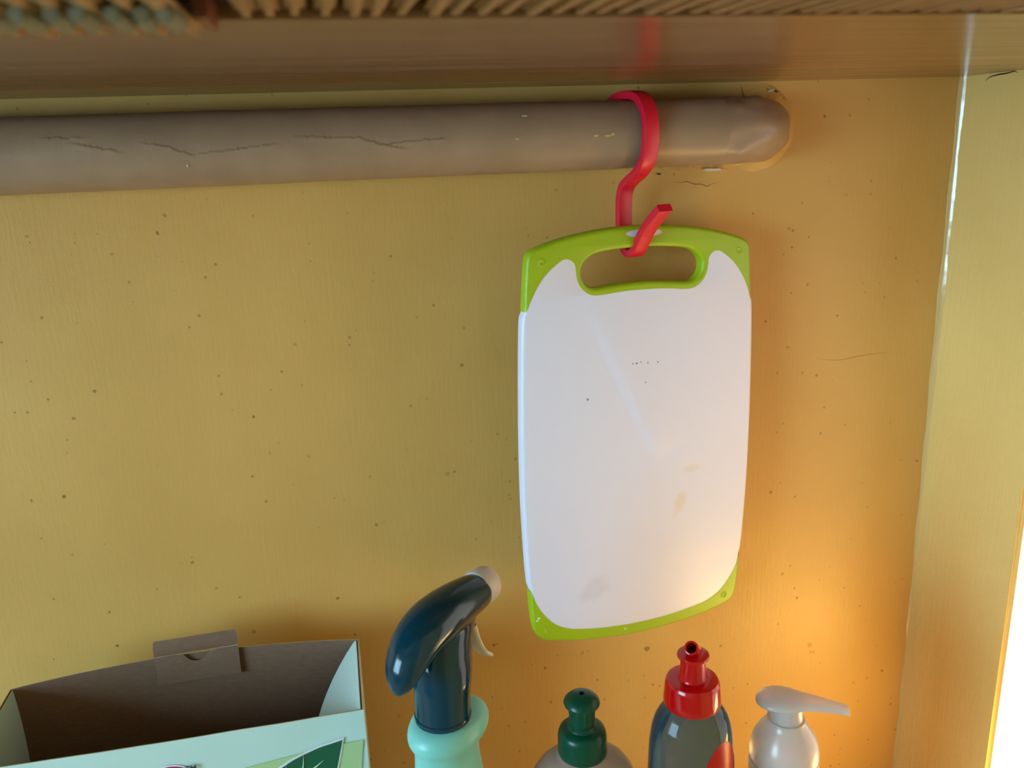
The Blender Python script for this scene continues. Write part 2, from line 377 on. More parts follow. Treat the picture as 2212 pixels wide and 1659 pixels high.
# centre line: straight along the wall, then a tight elbow into the wall at the right
path = []; xx = -0.62
while xx < -.21: path.append((Vector((xx, PY, PZ)), Vector((1, 0, 0)))); xx += .01
while xx < .271: path.append((Vector((xx, PY, PZ)), Vector((1, 0, 0)))); xx += .0007
ER = 0.0260
for i in range(0, 31):
    a = i / 30 * math.pi / 2
    path.append((Vector((.271 + ER * math.sin(a), PY + ER * (1 - math.cos(a)), PZ)), Vector((math.cos(a), math.sin(a), 0))))
path.append((path[-1][0] + Vector((0, .02, 0)), Vector((0, 1, 0))))
rings = []
for p, t in path:
    side = Vector((t.y, -t.x, 0)); ring = []   # points away from the wall
    for k in range(SEG):
        th = 2*math.pi*k/SEG
        a = th if th < math.pi else th - 2*math.pi
        r = PR
        nz = mn.noise(Vector((p.x*14, math.cos(th)*.5, math.sin(th)*.5+3)))*.0005 + mn.noise(Vector((p.x*70, math.cos(th)*2, math.sin(th)*2)))*.00014
        r += nz
        if abs(a) < 1.3 and -.16 < p.x < .08:
            for c_, (b0, b1) in zip(cracks, cb):
                if b0 < p.x < b1:
                    d, sg = polydist(p.x, a*PR + mn.noise(Vector((p.x*260, 7, 0)))*.0007 + mn.noise(Vector((p.x*700, 2, 0)))*.0003, c_)
                    if sg < 0: r += .00055 * math.exp(-d/.0028)
                    elif d < .0007: r -= .0003*(1-d/.0007)
        if p.x > .258:   # thick lumpy old paint around the elbow
            r += mn.noise(Vector((p.x*90, a*2.2, 5)))*.0013
        ring.append(bm.verts.new(p + side*(r*math.cos(th)) + Vector((0, 0, r*math.sin(th)))))
    rings.append(ring)
for A, B in zip(rings, rings[1:]):
    for k in range(SEG): bm.faces.new((A[k], A[(k+1) % SEG], B[(k+1) % SEG], B[k]))
pipe = bm_obj('painted_pipe', bm, PIPE, None, 180)
tag(pipe, 'thick brown painted pipe running along the yellow wall below the shelf', 'pipe')
def flake(name, cx, az, w_, h_, mat, seed, R=PR+.00035):
    """small irregular chip following the pipe"""
    rnd = random.Random(seed); bm = bmesh.new(); n = 14; top = []; 
    for k in range(n):
        t = 2*math.pi*k/n; q = rnd.uniform(.6, 1.1)
        x = cx + w_/2*q*math.cos(t); a = az + h_/2*q*math.sin(t)/R
        top.append((x, a))
    o_ = [bm.verts.new((x, PY - R*1.012*math.cos(a), PZ + R*1.012*math.sin(a))) for x, a in top]
    i_ = [bm.verts.new((x, PY - (R-.001)*math.cos(a), PZ + (R-.001)*math.sin(a))) for x, a in top]
    bm.faces.new(o_); bm.faces.new(i_[::-1])
    for k in range(n): bm.faces.new((o_[k], o_[(k+1) % n], i_[(k+1) % n], i_[k]))
    return bm_obj(name, bm, mat, pipe)
for i, (cx_, az, w__, h__) in enumerate(((.1665, -.02, .0042, .0014), (.1745, -.03, .0048, .0016), (.1775, .0, .0028, .0018), (.1160, -.03, .0026, .0010), (.122, .62, .004, .0006))):
    tag(flake('paint_chip', cx_, az, w__, h__, CHIPY if i < 4 else CHIPW, i + 3), 'yellow chip of old paint' if i < 4 else 'pale chip of paint')
flake('paint_chip', -.078, -.42, .0010, .0022, CHIPW, 21)['label'] = 'pale chip of paint'

# lumpy plaster collar where the pipe enters the wall, and the chipped lip below it
bm = bmesh.new(); cx0, cz0 = .271 + ER, PZ
nr, ns = 14, 110; g = []
for i in range(ns):
    th = -math.pi*0.80 + (math.pi*1.42) * i/(ns-1)
    row = []
    for j in range(nr):
        t = j/(nr-1)
        wd = .0085 + .0035*mn.noise(Vector((th*1.6, 0, 2))) + .003*max(0, math.sin(th))
        r = PR - .0012 + wd*t
        hgt = (.0042 + .0022*mn.noise(Vector((th*2.4, 1, 0))))*(1-t)**1.3 * (0.5+min(1, 2*min(i, ns-1-i)/ns)) * (1 if j else .9)
        hgt += mn.noise(Vector((th*9, t*3, 0)))*.0006*(1-t)
        hgt = max(hgt, 0) if j < nr-1 else -.0015
        row.append(bm.verts.new((cx0 + r*math.cos(th)*1.02, -hgt - (.0002 if j < nr-1 else -.001), cz0 + r*math.sin(th))))
    g.append(row)
for A, B in zip(g, g[1:]):
    for j in range(nr-1): bm.faces.new((A[j], A[j+1], B[j+1], B[j]))
col_ = bm_obj('plaster_collar', bm, WALL, wb, 60)
col_['label'] = 'lumpy plaster collar around the pipe end'
bm = bmesh.new()
for i in range(60):   # chipped lip of old filler along the underside of the pipe
    pass
g = []
for i in range(90):
    x = .205 + i*.0011; row = []
    for j in range(7):
        t = j/6; d = .0020 + .004*abs(mn.noise(Vector((x*40, 3, 0)))) + .002*abs(mn.noise(Vector((x*160, 0, 0))))
        hgt = (.0065*(1-t)**2 + .0016*mn.noise(Vector((x*260, t*5, 0)))) if j < 6 else -.001
        row.append(bm.verts.new((x, -hgt, PZ - PR*(.90) - (.0015+d)*t*1.3)))
    g.append(row)
for A, B in zip(g, g[1:]):
    for j in range(6): bm.faces.new((A[j], A[j+1], B[j+1], B[j]))
bm_obj('filler_lip', bm, WALL, wb, 60)
def wall_flake(name, x, z, w_, h_, mat, seed, th=.0006, ang=0):
    rnd = random.Random(seed); bm = bmesh.new(); n = 16; o_, i_ = [], []
    for k in range(n):
        t = 2*math.pi*k/n; q = rnd.uniform(.55, 1.1); a, b = w_/2*q*math.cos(t), h_/2*q*math.sin(t)
        px, pz = x + a*math.cos(ang) - b*math.sin(ang), z + a*math.sin(ang) + b*math.cos(ang)
        o_.append(bm.verts.new((px, -th, pz))); i_.append(bm.verts.new((px, .0006, pz)))
    bm.faces.new(o_); bm.faces.new(i_[::-1])
    for k in range(n): bm.faces.new((o_[k], o_[(k+1) % n], i_[(k+1) % n], i_[k]))
    return bm_obj(name, bm, mat, wb)
wall_flake('bare_patch', .2660, -.0232, .016, .0026, CHIPW, 4, .0030)['label'] = 'white bare plaster patch under the pipe'
wall_flake('chip_or_hollow_shade', .2255, -.0245, .0030, .0012, CRACK, 9, .0024)
wall_flake('chip_or_hollow_shade', .1595, -.152, .0016, .0006, CRACK, 2, .0003)
wall_flake('chip_or_hollow_shade', .3030, .0268, .022, .0034, CRACK, 12, .0012, .12)  # dark flake painting the shade in the hollow between pipe top and wall
wall_flake('bare_patch', .3075, .0285, .006, .0014, CHIPW, 14, .0016, .2)
def crack_tube(name, pts, rad, mat, par):
    bm = bmesh.new(); sp_ = spline(pts, 5); fr = []
    for i, p in enumerate(sp_):
        t = (sp_[min(i+1, len(sp_)-1)] - sp_[max(i-1, 0)]).normalized()
        u = t.cross(Vector((0.3, .95, .1))).normalized(); v_ = t.cross(u).normalized()
        q = math.sin(math.pi * (i+.6)/(len(sp_)+.2)); fr.append((u*rad*q, v_*rad*q))
    sweep(bm, sp_, fr, [(math.cos(a), math.sin(a)) for a in [k*math.pi/3 for k in range(6)]])
    return bm_obj(name, bm, mat, par, 60)
crack_tube('crack', [(.236, 0, -.0298), (.242, 0, -.0312), (.247, 0, -.0306), (.252, 0, -.0325), (.258, 0, -.0330), (.262, 0, -.0345), (.266, 0, -.0330), (.272, 0, -.0322)], .0003, MT('hairline', (.22, .12, .03), .8).m, wb)
crack_tube('crack', [(.355, 0, -.168), (.375, 0, -.171), (.395, 0, -.169), (.42, 0, -.168)], .00016, bpy.data.materials['hairline'], wb)
crack_tube('crack', [(XR, -.022, .0298), (XR, -.026, .0325), (XR, -.034, .0335), (XR, -.042, .0338), (XR, -.048, .0345), (XR, -.052, .0335)], .00055, CRACK, wr)  # crack under the shelf, its dark colour also painting the gap's shadow

# ------------------------------------------------------------------ the red S hook
HS = Vector((0.1936, -0.020, 0)); ph = math.radians(14); HU = Vector((math.sin(ph), -math.cos(ph), 0)); HN = Vector((math.cos(ph), math.sin(ph), 0))
hp = [(-.0165, .0188), (-.0125, .0228), (-.006, .0256), (.004, .0268), (.0135, .0264), (.0215, .0235), (.0275, .0165), (.0300, .0080), (.0298, -.0050), (.0265, -.0145), (.0190, -.0215), (.0100, -.0262), (.0035, -.0305), (.0004, -.0370), (-.0004, -.0450), (0, -.0570), (.0012, -.0640), (.0045, -.0708), (.0095, -.0740), (.0155, -.0728), (.0215, -.0655), (.0275, -.0580), (.0365, -.0500), (.0465, -.0425)]
sp_ = spline([(a, b, 0) for a, b in hp], 7); path = [HS + HU*p.x + Vector((0, 0, p.y)) for p in sp_]
frames = []
for i in range(len(path)):
    t = (path[min(i+1, len(path)-1)] - path[max(i-1, 0)]).normalized(); frames.append((HN, t.cross(HN).normalized()))
W2, T2, CH = .0052, .0026, .0008
sect = [(-W2+CH, -T2), (W2-CH, -T2), (W2-.0002, -T2+.0002), (W2, -T2+CH), (W2, T2-CH), (W2-.0002, T2-.0002), (W2-CH, T2), (-W2+CH, T2), (-W2+.0002, T2-.0002), (-W2, T2-CH), (-W2, -T2+CH), (-W2+.0002, -T2+.0002)]
bm = bmesh.new(); sweep(bm, path, frames, sect)
hook = bm_obj('hanging_hook', bm, RED, None, 30)
tag(hook, 'red plastic S hook over the pipe holding the chopping board', 'hook')

# ------------------------------------------------------------------ the chopping board
BO = Vector((0.1986, -0.0435, -0.2053))
BU = Vector((0.9915, 0.1283, -0.0215)).normalized(); BN = Vector((0.1289, -0.9912, 0.0287)); BN = (BN - BU*BN.dot(BU)).normalized(); BV = BN.cross(BU).normalized()
TH = 0.0105
cb_root = empty('chopping_board'); mw = Matrix.Identity(4)
for i in range(3): mw[i][0] = BU[i]; mw[i][1] = BV[i]; mw[i][2] = BN[i]; mw[i][3] = (BO - BN*TH/2)[i]
cb_root.matrix_world = mw
tag(cb_root, 'white chopping board with lime green corners and handle hanging from red hook', 'chopping board')
def mm(pts): return [(x/1000, y/1000, 0) for x, y in pts]
def mirror(pts):   # from the centre line, right side only, mirrored to the left
    L = [(-x, y) for x, y in pts[::-1] if abs(x) > .01]
    return pts + L
def solid(outs, th, r, z0=0):
    cu = bpy.data.curves.new('tmp', 'CURVE'); cu.dimensions = '2D'; cu.fill_mode = 'BOTH'
    cu.extrude = th/2 - r; cu.bevel_depth = r; cu.bevel_resolution = 3; cu.offset = -r
    for pts in outs:
        s = cu.splines.new('POLY'); s.points.add(len(pts)-1); s.use_cyclic_u = True
        for q, p in zip(s.points, pts): q.co = (p[0], p[1], 0, 1)
    o = bpy.data.objects.new('tmp', cu); C.objects.link(o)
    me = dep_mesh(o); bpy.data.objects.remove(o)
    bm = bmesh.new(); bm.from_mesh(me); bmesh.ops.remove_doubles(bm, verts=bm.verts, dist=1e-6)
    bmesh.ops.translate(bm, verts=bm.verts, vec=(0, 0, z0)); bmesh.ops.recalc_face_normals(bm, faces=bm.faces); bm.to_mesh(me); bm.free(); me.materials.clear()
    return me
def boolean(me_a, ops):
    a = bpy.data.objects.new('ta', me_a); C.objects.link(a); tmp = []
    for me_b, op in ops:
        b = bpy.data.objects.new('tb', me_b); C.objects.link(b); tmp.append(b)
        md = a.modifiers.new('b', 'BOOLEAN'); md.object = b; md.operation = op; md.solver = 'EXACT'
    me = dep_mesh(a)
    for b in tmp: bpy.data.objects.remove(b)
    bpy.data.objects.remove(a); return me
def close(seq, n=4): return spline(mm(seq), n, True)
gout = [(0, 150.2), (16, 149.8), (33, 148.2), (52, 145.2), (65, 142.2), (74, 139.4), (79.5, 136.8), (82, 133.5), (83, 128), (84.0, 114), (84.9, 98), (85.8, 60), (86.2, 0), (85.8, -60), (84.6, -97), (83.8, -113), (82.4, -126), (80.8, -131.5), (77.5, -135.8), (69, -139.2), (52, -142.8), (30, -145.7), (12, -147.1), (0, -147.5)]
wout = [(0, 149.7), (16, 149.3), (33, 147.7), (52, 144.7), (65, 141.6), (74, 138.8), (79, 136.0), (81.4, 133), (82.4, 128), (83.4, 114), (84.4, 99.5), (86.2, 94), (86.9, 84), (87.7, 60), (88.4, 26), (88.6, 0), (88.4, -28), (87.8, -50), (87.0, -68), (86.1, -84), (85.2, -94), (84.0, -98.5), (83.2, -113), (81.8, -125.6), (80.2, -131), (77, -135), (68.7, -138.6), (52, -142.2), (30, -145.1), (12, -146.5), (0, -146.9)]
hole = [(0, 136), (20, 135.2), (33, 133.6), (39.3, 131), (43.6, 126.6), (44.9, 121.5), (43.6, 116.0), (39.3, 112), (33, 110.9), (20, 112), (8, 112.8), (0, 112.9)]
top_in = [(0, 107.8), (12, 107.6), (21, 107), (33, 106), (39.4, 107), (44.6, 110.8), (47.6, 115.4), (48.9, 121), (49.6, 126.3), (51.7, 129.3), (55.6, 130.8), (60, 129.5), (69.3, 122.4), (75.7, 114.4), (80.6, 105.6), (83.6, 98.4)]
bot_in = [(0, -137.9), (12, -137.7), (31, -136.3), (50, -133.3), (60, -130), (68, -124.9), (75, -117.2), (79.2, -110.5), (82.2, -104), (84.2, -98)]
def region_top(off=0):
    return spline(mm([(-x, y) for x, y in top_in[::-1]][:-1] + top_in), 5) + [Vector((.1, .0975, 0)), Vector((.1, .17, 0)), Vector((-.1, .17, 0)), Vector((-.1, .0975, 0))]
def region_bot():
    return spline(mm([(-x, y) for x, y in bot_in[::-1]][:-1] + bot_in), 5) + [Vector((.1, -.0975, 0)), Vector((.1, -.17, 0)), Vector((-.1, -.17, 0)), Vector((-.1, -.0975, 0))]
hole_s = close(mirror(hole)); hole_w = [Vector((p.x*1.025, .1235+(p.y-.1235)*1.05, 0)) for p in hole_s]
gm = solid([close(mirror(gout)), hole_s], TH, .0026)
whm = solid([close(mirror(wout)), hole_w], TH - .0003, .0025)
slab = link('slab', whm, BOARDW, cb_root, 35)
ov = [Vector((.0135*math.cos(a) - .0002, .1450 + .0027*math.sin(a), 0)) for a in [2*math.pi*k/32 for k in range(32)]]
tm = boolean(gm, [(solid([region_top()], .03, 0.00001), 'INTERSECT'), (solid([ov], .006, 0.00001, .0055), 'DIFFERENCE')])
bmm = boolean(gm, [(solid([region_bot()], .03, 0.00001), 'INTERSECT')])
for me, nm, lb in ((tm, 'handle_grip', 'lime green top grip with oblong hole'), (bmm, 'bottom_grip', 'lime green bottom edge')):
    if len(me.materials): me.materials.clear()
    o = link(nm, me, LIME, cb_root, 35); o['label'] = lb
for x, y in ((-73, 129.9), (73, 129.9), (-73, -129.8), (71.5, -129.8)):
    o = lathe('rubber_dot', [(0, .0001), (.0013, .0001), (.0017, .00035), (.0021, .0004), (.0025, .0001), (.0026, -.0008), (0, -.0008)], LIME, cb_root, (x/1000, y/1000, TH/2), 20)
for x, y, s in ((-79.0, -119.0, 1.0), (-80.2, -120.6, .8), (-12, -141, .6), (-10.6, -140.9, .5)):
    o = lathe('dried_speck', [(0, .0004), (.0007, .00035), (.0012, 0), (.0012, -.0004), (0, -.0004)], DRIED, cb_root, (x/1000, y/1000, TH/2), 9, s, s*.8)

# ------------------------------------------------------------------ green capped bottle
def bottle_root(name, x, y, label):
    return tag(empty(name, (x, y, ZC)), label, 'bottle')
def L(name, prof, mat, root, top_z, **kw):   # profile in mm relative to world height top_z
    return lathe(name, [(r/1000, z/1000) for r, z in prof], mat, root, (kw.pop('ox', 0), kw.pop('oy', 0), top_z - ZC), **kw)
gb = bottle_root('dish_soap_bottle', .117, -.168, 'smoky brown bottle with dark green push pull cap')
Z0 = -.3288
L('cap', [(6.0, 0.6), (9, .3), (11.5, -.2), (13.2, -1.6), (14.0, -3.6), (14.4, -6), (14.5, -15.5), (14.0, -17.2), (12.5, -17.6), (0, -17.6)], CAPGREEN, gb, Z0, seg=64)
def ribs(a, z): return 1 + (.06 if math.sin(a*11) > .2 else 0)
L('neck', [(0, 14), (7.4, 14), (7.0, 6), (7.5, 4.6), (7.2, 2.2), (8.4, .9), (8.8, .2), (8.6, -.8), (0, -.8)], CAPGREEN, gb, Z0, seg=88, rib=lambda a, z: ribs(a, z) if z > .005 else 1)
L('push_knob', [(0, 18.0), (1.4, 18.0), (1.5, 22.2), (1.9, 22.5), (5, 21.9), (8, 20.4), (10.0, 18.3), (10.6, 16.7), (10.3, 15.6), (9.2, 14.9), (6.4, 14.4), (0, 14.3)], CAPGREEN, gb, Z0, seg=56)
L('body', [(13.2, -14), (13.6, -17), (16.5, -18.2), (21, -20.6), (26, -25), (30, -31), (32.5, -38), (34, -48), (34.5, -70), (33, -120), (32, -200), (33, -262), (30, -271), (0, -271)], BROWNB, gb, Z0, seg=64, sy=.8, smooth=60)

# ------------------------------------------------------------------ red capped bottle
rb = bottle_root('washing_liquid_bottle', .182, -.175, 'clear bottle with red pull up cap and red label')
Z0 = -.3029
L('cap', [(7, .2), (13, .1), (14.6, -.4), (15.4, -1.6), (15.8, -3.6), (16.6, -12), (16.7, -15.2), (16.2, -16.4), (0, -16.4)], CAPRED, rb, Z0, seg=72)
L('neck', [(0, 14.5), (6.9, 14.5), (7.1, 12), (7.7, 2.4), (8.2, .9), (8.4, .3), (8.2, -.8), (0, -.8)], CAPRED, rb, Z0, seg=48)
L('flange', [(0, 16.6), (6.2, 16.6), (8.9, 16.0), (9.3, 15.3), (9.1, 14.3), (7.4, 13.2), (6.4, 12.9), (0, 12.9)], CAPRED, rb, Z0, seg=48)
sp2 = L('spout', [(2.9, -4), (2.9, 7.6), (3.5, 8.0), (4.0, 7.8), (4.1, 7.0), (4.5, -2.5), (5.0, -5), (2.9, -5)], CAPRED, rb, Z0 + .0178, seg=40)
sp2.rotation_euler = Vector((-.42, -.60, .68)).to_track_quat('Z', 'Y').to_euler()
bodyp = [(14.6, -13.5), (15.2, -16.0), (16.5, -17.5), (19, -21), (21.5, -25.5), (23.6, -32), (25.0, -42), (25.6, -56), (26.5, -80), (30, -110), (32, -160), (32, -240), (30, -296), (0, -297)]
L('body', bodyp, CLEAR, rb, Z0, seg=72, sx=1.0, sy=.86, smooth=60)
0 and L('liquid', [(0, -26)] + [(r-1.3, z) for r, z in bodyp[6:-2]] + [(28, -294), (0, -295)], LIQ, rb, Z0, seg=72, sy=.85, smooth=60)
# label and its lettering edge wrapped on the right front flank of the bottle
def body_r(z):
    for (r0, z0), (r1, z1) in zip(bodyp, bodyp[1:]):
        if z1 <= z <= z0: return r0 + (r1-r0)*(z-z0)/(z1-z0)
    return 25
def wrap(name, outline, mat, off, root):
    """outline: closed list of (angle deg, z mm); triangulated fan patch laid on the body"""
    bm = bmesh.new(); ca = sum(p[0] for p in outline)/len(outline); cz = sum(p[1] for p in outline)/len(outline); rows = []
    for s in [k/8 for k in range(9)]:
        row = []
        for a, z in outline:
            aa = math.radians(ca + (a-ca)*s); zz = cz + (z-cz)*s; r = (body_r(zz)+off)/1000
            row.append(bm.verts.new((r*math.cos(aa), r*.86*math.sin(aa), zz/1000)))
            if s == 0: break
        rows.append(row)
    n = len(outline)
    for k in range(n): bm.faces.new((rows[0][0], rows[1][k], rows[1][(k+1) % n]))
    for A, B in zip(rows[1:], rows[2:]):
        for k in range(n): bm.faces.new((A[k], B[k], B[(k+1) % n], A[(k+1) % n]))
    bmesh.ops.solidify(bm, geom=bm.faces[:], thickness=.0002)
    o = bm_obj(name, bm, mat, root, 60); o.location = (0, 0, Z0 - ZC); return o
def ell(ca, cz, ra, rz, tilt=0, n=40):
    o = []
    for k in range(n):
        t = 2*math.pi*k/n; a, z = ra*math.cos(t), rz*math.sin(t); o.append((ca + a + z*tilt, cz + z))
    return o
lab = wrap('label', ell(-61, -76, 42, 43, 0), LRED, .25, rb); lab['label'] = 'red oval label'
o = wrap('label_border', ell(-28, -66, 4.0, 19, .0), LWHITE, .40, rb); o['label'] = 'white outlined lettering edge on label'
wrap('label_lettering', ell(-28, -66, 2.6, 17.8, .0), LNAVY, .55, rb)['label'] = 'navy lettering on label'
wrap('label_border', ell(-43, -68, 5.2, 11, .1), LWHITE, .40, rb)
wrap('label_lettering', ell(-43, -68, 3.9, 10, .1), LNAVY, .55, rb)
# ------------------------------------------------------------------ pump bottle
pb = bottle_root('pump_bottle', .2465, -.170, 'small bottle with pearly white pump, furthest right of the bottles')
Z0 = -.365
L('pump_collar', [(0, 19.5), (11.4, 19.5), (11.8, 17.2), (13.2, 15.0), (16.4, 10.5), (19.2, 4.8), (20.6, -.5), (21.0, -5), (20.9, -8.0), (20.3, -8.6), (20.3, -9.6), (21.0, -10.2), (21.0, -12.4), (20.4, -13), (20.4, -14), (21.1, -14.6), (20.9, -22), (20, -23.5), (0, -23.5)], PEARL, pb, Z0, seg=72, smooth=50)
L('pump_stem', [(0, 32), (9.8, 32), (9.6, 27), (9.9, 19.5), (10.9, 17.6), (0, 17.6)], PEARL, pb, Z0, seg=48)
L('body', [(19, -22), (20.5, -24), (23, -29), (24.5, -38), (25, -60), (25, -228), (23, -234), (0, -235)], PEARLB, pb, Z0, seg=64, smooth=60)
# pump head: teardrop shell drawn out into a flat spout
bm = bmesh.new()
dirv = Vector((.930, -.368, 0)); pv = Vector((.368, .930, 0))
secs = [(-13.2, .4, .4, 30.6), (-12.6, 3.8, 2.0, 30.6), (-10.5, 7.6, 3.2, 30.9), (-7, 10.6, 4.1, 31.3), (-2, 12.4, 4.8, 31.6), (3, 12.6, 5.0, 31.6), (8, 11.4, 4.8, 31.5), (13, 9.2, 4.4, 31.2), (19, 7.2, 3.9, 30.7), (26, 5.8, 3.4, 29.9), (32, 4.9, 3.1, 29.0), (38, 4.3, 2.8, 27.8), (41.5, 4.1, 2.6, 27.0)]
rings = []
for s, hw, hh, zc in secs:
    ring = []
    for k in range(28):
        a = 2*math.pi*k/28; ca, sa = math.cos(a), math.sin(a)
        e = .8 if s > 15 else 1
        p = dirv*(s - 5.5) + pv*(hw*math.copysign(abs(ca)**e, ca)) + Vector((0, 0, zc + hh*math.copysign(abs(sa)**e, sa)*(1 if sa > 0 else .8)))
        ring.append(bm.verts.new(p/1000))
    rings.append(ring)
for A, B in zip(rings, rings[1:]):
    for k in range(28): bm.faces.new((A[k], A[(k+1) % 28], B[(k+1) % 28], B[k]))
bm.faces.new(rings[0])
inn = [[], []]
cen = sum((q.co for q in rings[-1]), Vector())/28
for j, (s_, back) in enumerate(((.68, 0), (.66, .006))):
    inn[j] = [bm.verts.new(cen + (q.co-cen)*s_ - dirv*back) for q in rings[-1]]
for A, B in ((rings[-1], inn[0]), (inn[0], inn[1])):
    for k in range(28): bm.faces.new((A[k], A[(k+1) % 28], B[(k+1) % 28], B[k]))
bm.faces.new(inn[1])
o = bm_obj('pump_head', bm, PEARL, pb, 50); o.location = (0, 0, Z0 - ZC); o['label'] = 'pearly pump head with flat spout'

# ------------------------------------------------------------------ trigger spray bottle
sbx, sby, Z0 = .036, -.176, -.2995
sb = tag(empty('spray_bottle', (sbx, sby, ZC)), 'turquoise spray bottle with dark teal trigger head', 'bottle')
sd = Vector((.707, .707, 0)); sw = Vector((-.707, .707, 0))
def loft(bm, secs, n=32, ex=1.0, axis=None):
    """secs: (s, z, half height, half width, tilt deg) across the head's own axis"""
    rings = []
    for s, z, hh, hw, tilt in secs:
        t = math.radians(tilt); up = Vector((0, 0, 1))*math.cos(t) + sd*math.sin(t)*-1
        ring = []
        for k in range(n):
            a = 2*math.pi*k/n; ca, sa = math.cos(a), math.sin(a)
            ca_ = math.copysign(abs(ca)**ex, ca); sa_ = math.copysign(abs(sa)**ex, sa)
            ring.append(bm.verts.new((sd*s + Vector((0, 0, z)) + sw*(hw*ca_) + up*(hh*sa_))/1000))
        rings.append(ring)
    for A, B in zip(rings, rings[1:]):
        for k in range(n): bm.faces.new((A[k], A[(k+1) % n], B[(k+1) % n], B[k]))
    bm.faces.new(rings[0][::-1]); bm.faces.new(rings[-1])
HEAD = [(-33.2, 32.4, .8, 1), (-33.0, 34.5, 3.6, 4.2), (-31.2, 39.5, 6.8, 8), (-27.6, 46, 9.2, 10.8), (-21.5, 52.2, 11, 12.6), (-14, 56.5, 12.0, 13.6), (-5, 58.6, 12.4, 14.2), (5, 59.4, 12.2, 14), (16, 59.2, 11.8, 13.2), (26, 58.6, 11, 12.2), (34, 57.8, 10.2, 11.2), (36.5, 57.4, 9.6, 10.6)]
bm = bmesh.new(); rings = []
HQ = spline([Vector(q[:2] + (0,)) for q in HEAD], 4); HR = spline([Vector(q[2:] + (0,)) for q in HEAD], 4)
for i, (c_, rr) in enumerate(zip(HQ, HR)):
    t = (HQ[min(i+1, len(HQ)-1)] - HQ[max(i-1, 0)]).normalized(); nx_, nz_ = -t.y, t.x
    rings.append([bm.verts.new((sd*(c_.x + nx_*rr.x*math.sin(a)) + sw*(rr.y*math.cos(a)) + Vector((0, 0, c_.y + nz_*rr.x*math.sin(a))))/1000) for a in [2*math.pi*k/36 for k in range(36)]])
for A, B in zip(rings, rings[1:]):
    for k in range(36): bm.faces.new((A[k], A[(k+1) % 36], B[(k+1) % 36], B[k]))
bm.faces.new(rings[0][::-1]); bm.faces.new(rings[-1])
# body of the head that narrows down into the round collar
def tower(secs, n=40, bm=bm):
    rings = []
    for s, z, a_, b_ in secs:
        rings.append([bm.verts.new((sd*(s + a_*math.cos(t)) + sw*(b_*math.sin(t)) + Vector((0, 0, z)))/1000) for t in [2*math.pi*k/n for k in range(n)]])
    for A, B in zip(rings, rings[1:]):
        for k in range(n): bm.faces.new((A[k], A[(k+1) % n], B[(k+1) % n], B[k]))
    bm.faces.new(rings[0][::-1]); bm.faces.new(rings[-1])
tower([(0, 0, 15.2, 15.2), (.6, 12, 15.6, 15.4), (1.5, 22, 16.4, 15.8), (3, 27, 17, 15.0), (5, 34, 17.4, 13), (8, 42, 17.6, 11.6), (11, 48, 17.6, 11), (13, 53, 17.4, 10.5), (14, 57, 17, 10)])
me = bpy.data.meshes.new('h'); bmesh.ops.recalc_face_normals(bm, faces=bm.faces); bm.to_mesh(me); bm.free()
to = bpy.data.objects.new('t', me); C.objects.link(to)
md = to.modifiers.new('r', 'REMESH'); md.mode = 'VOXEL'; md.voxel_size = .0007; md.use_smooth_shade = True
md = to.modifiers.new('s', 'SMOOTH'); md.factor = .5; md.iterations = 7
me = dep_mesh(to); bpy.data.objects.remove(to)
o = link('trigger_head', me, TEAL, sb, 180); o.location = (0, 0, Z0 - ZC); o['label'] = 'glossy dark teal spray head'
o = L('collar_ring', [(14.6, 2), (15.5, 2), (15.7, .6), (15.5, -.8), (14.0, -1.0), (13, -.8)], TEAL, sb, Z0, seg=64)
# nozzle: round grey barrel at the head's front end
nz = L('nozzle', [(0, -4), (9.4, -4), (10.3, -2), (10.4, 6.4), (10.0, 7.8), (9.0, 8.4), (2.2, 8.5), (1.4, 7.6), (1.2, 4), (0, 4)], NOZ, sb, Z0 + .0588, seg=40, ox=sd.x*.0385, oy=sd.y*.0385)
nz.rotation_euler = (sd*.985 + Vector((0, 0, -.17))).to_track_quat('Z', 'Y').to_euler(); nz['label'] = 'pale grey round nozzle'
# trigger lever
bm = bmesh.new(); tp = spline([(27, 42, 0), (30, 33, 0), (34, 24.5, 0), (39, 17, 0), (44, 13, 0)], 5)
path = [(sd*p.x + Vector((0, 0, p.y)))/1000 for p in tp]; fr = []
for i in range(len(path)):
    t = (path[min(i+1, len(path)-1)] - path[max(i-1, 0)]).normalized(); k = i/(len(path)-1); fr.append((sw*(1 - .25*k), t.cross(sw).normalized()*(1.3 - .5*k)))
sweep(bm, path, fr, [(.0055*math.cos(a), .0018*math.sin(a)) for a in [2*math.pi*k/16 for k in range(16)]])
o = bm_obj('trigger', bm, TRIG, sb, 50); o.location = (0, 0, Z0 - ZC); o['label'] = 'cream white trigger lever'
# bottle body with its wide rounded ring below the collar
bm = bmesh.new()
def ring_pts(ox, a_, b_, z, n=64): return [bm.verts.new((sd*(ox + a_*math.cos(t)) + sw*(b_*math.sin(t)) + Vector((0, 0, z)))/1000) for t in [2*math.pi*k/n for k in range(n)]]
bp = [(0, 12.8, 12.8, 3), (0, 14.0, 14, -1), (1, 17, 15.5, -1.4), (3, 22, 18, -3), (4.2, 25.6, 19.6, -6), (4.4, 26.8, 20.2, -9), (4, 25.8, 19.6, -12.5), (2.6, 22.4, 18.2, -15.2), (1.8, 20.2, 17, -18), (1.5, 19.4, 16.6, -22), (1.6, 20, 17, -30), (2, 22, 18.5, -45), (2, 27, 22, -80), (2, 33, 27, -130), (2, 36, 29, -200), (2, 36, 29, -285), (2, 33, 27, -300)]
rg = [ring_pts(*q) for q in bp]
for A, B in zip(rg, rg[1:]):
    for k in range(64): bm.faces.new((A[k], A[(k+1) % 64], B[(k+1) % 64], B[k]))
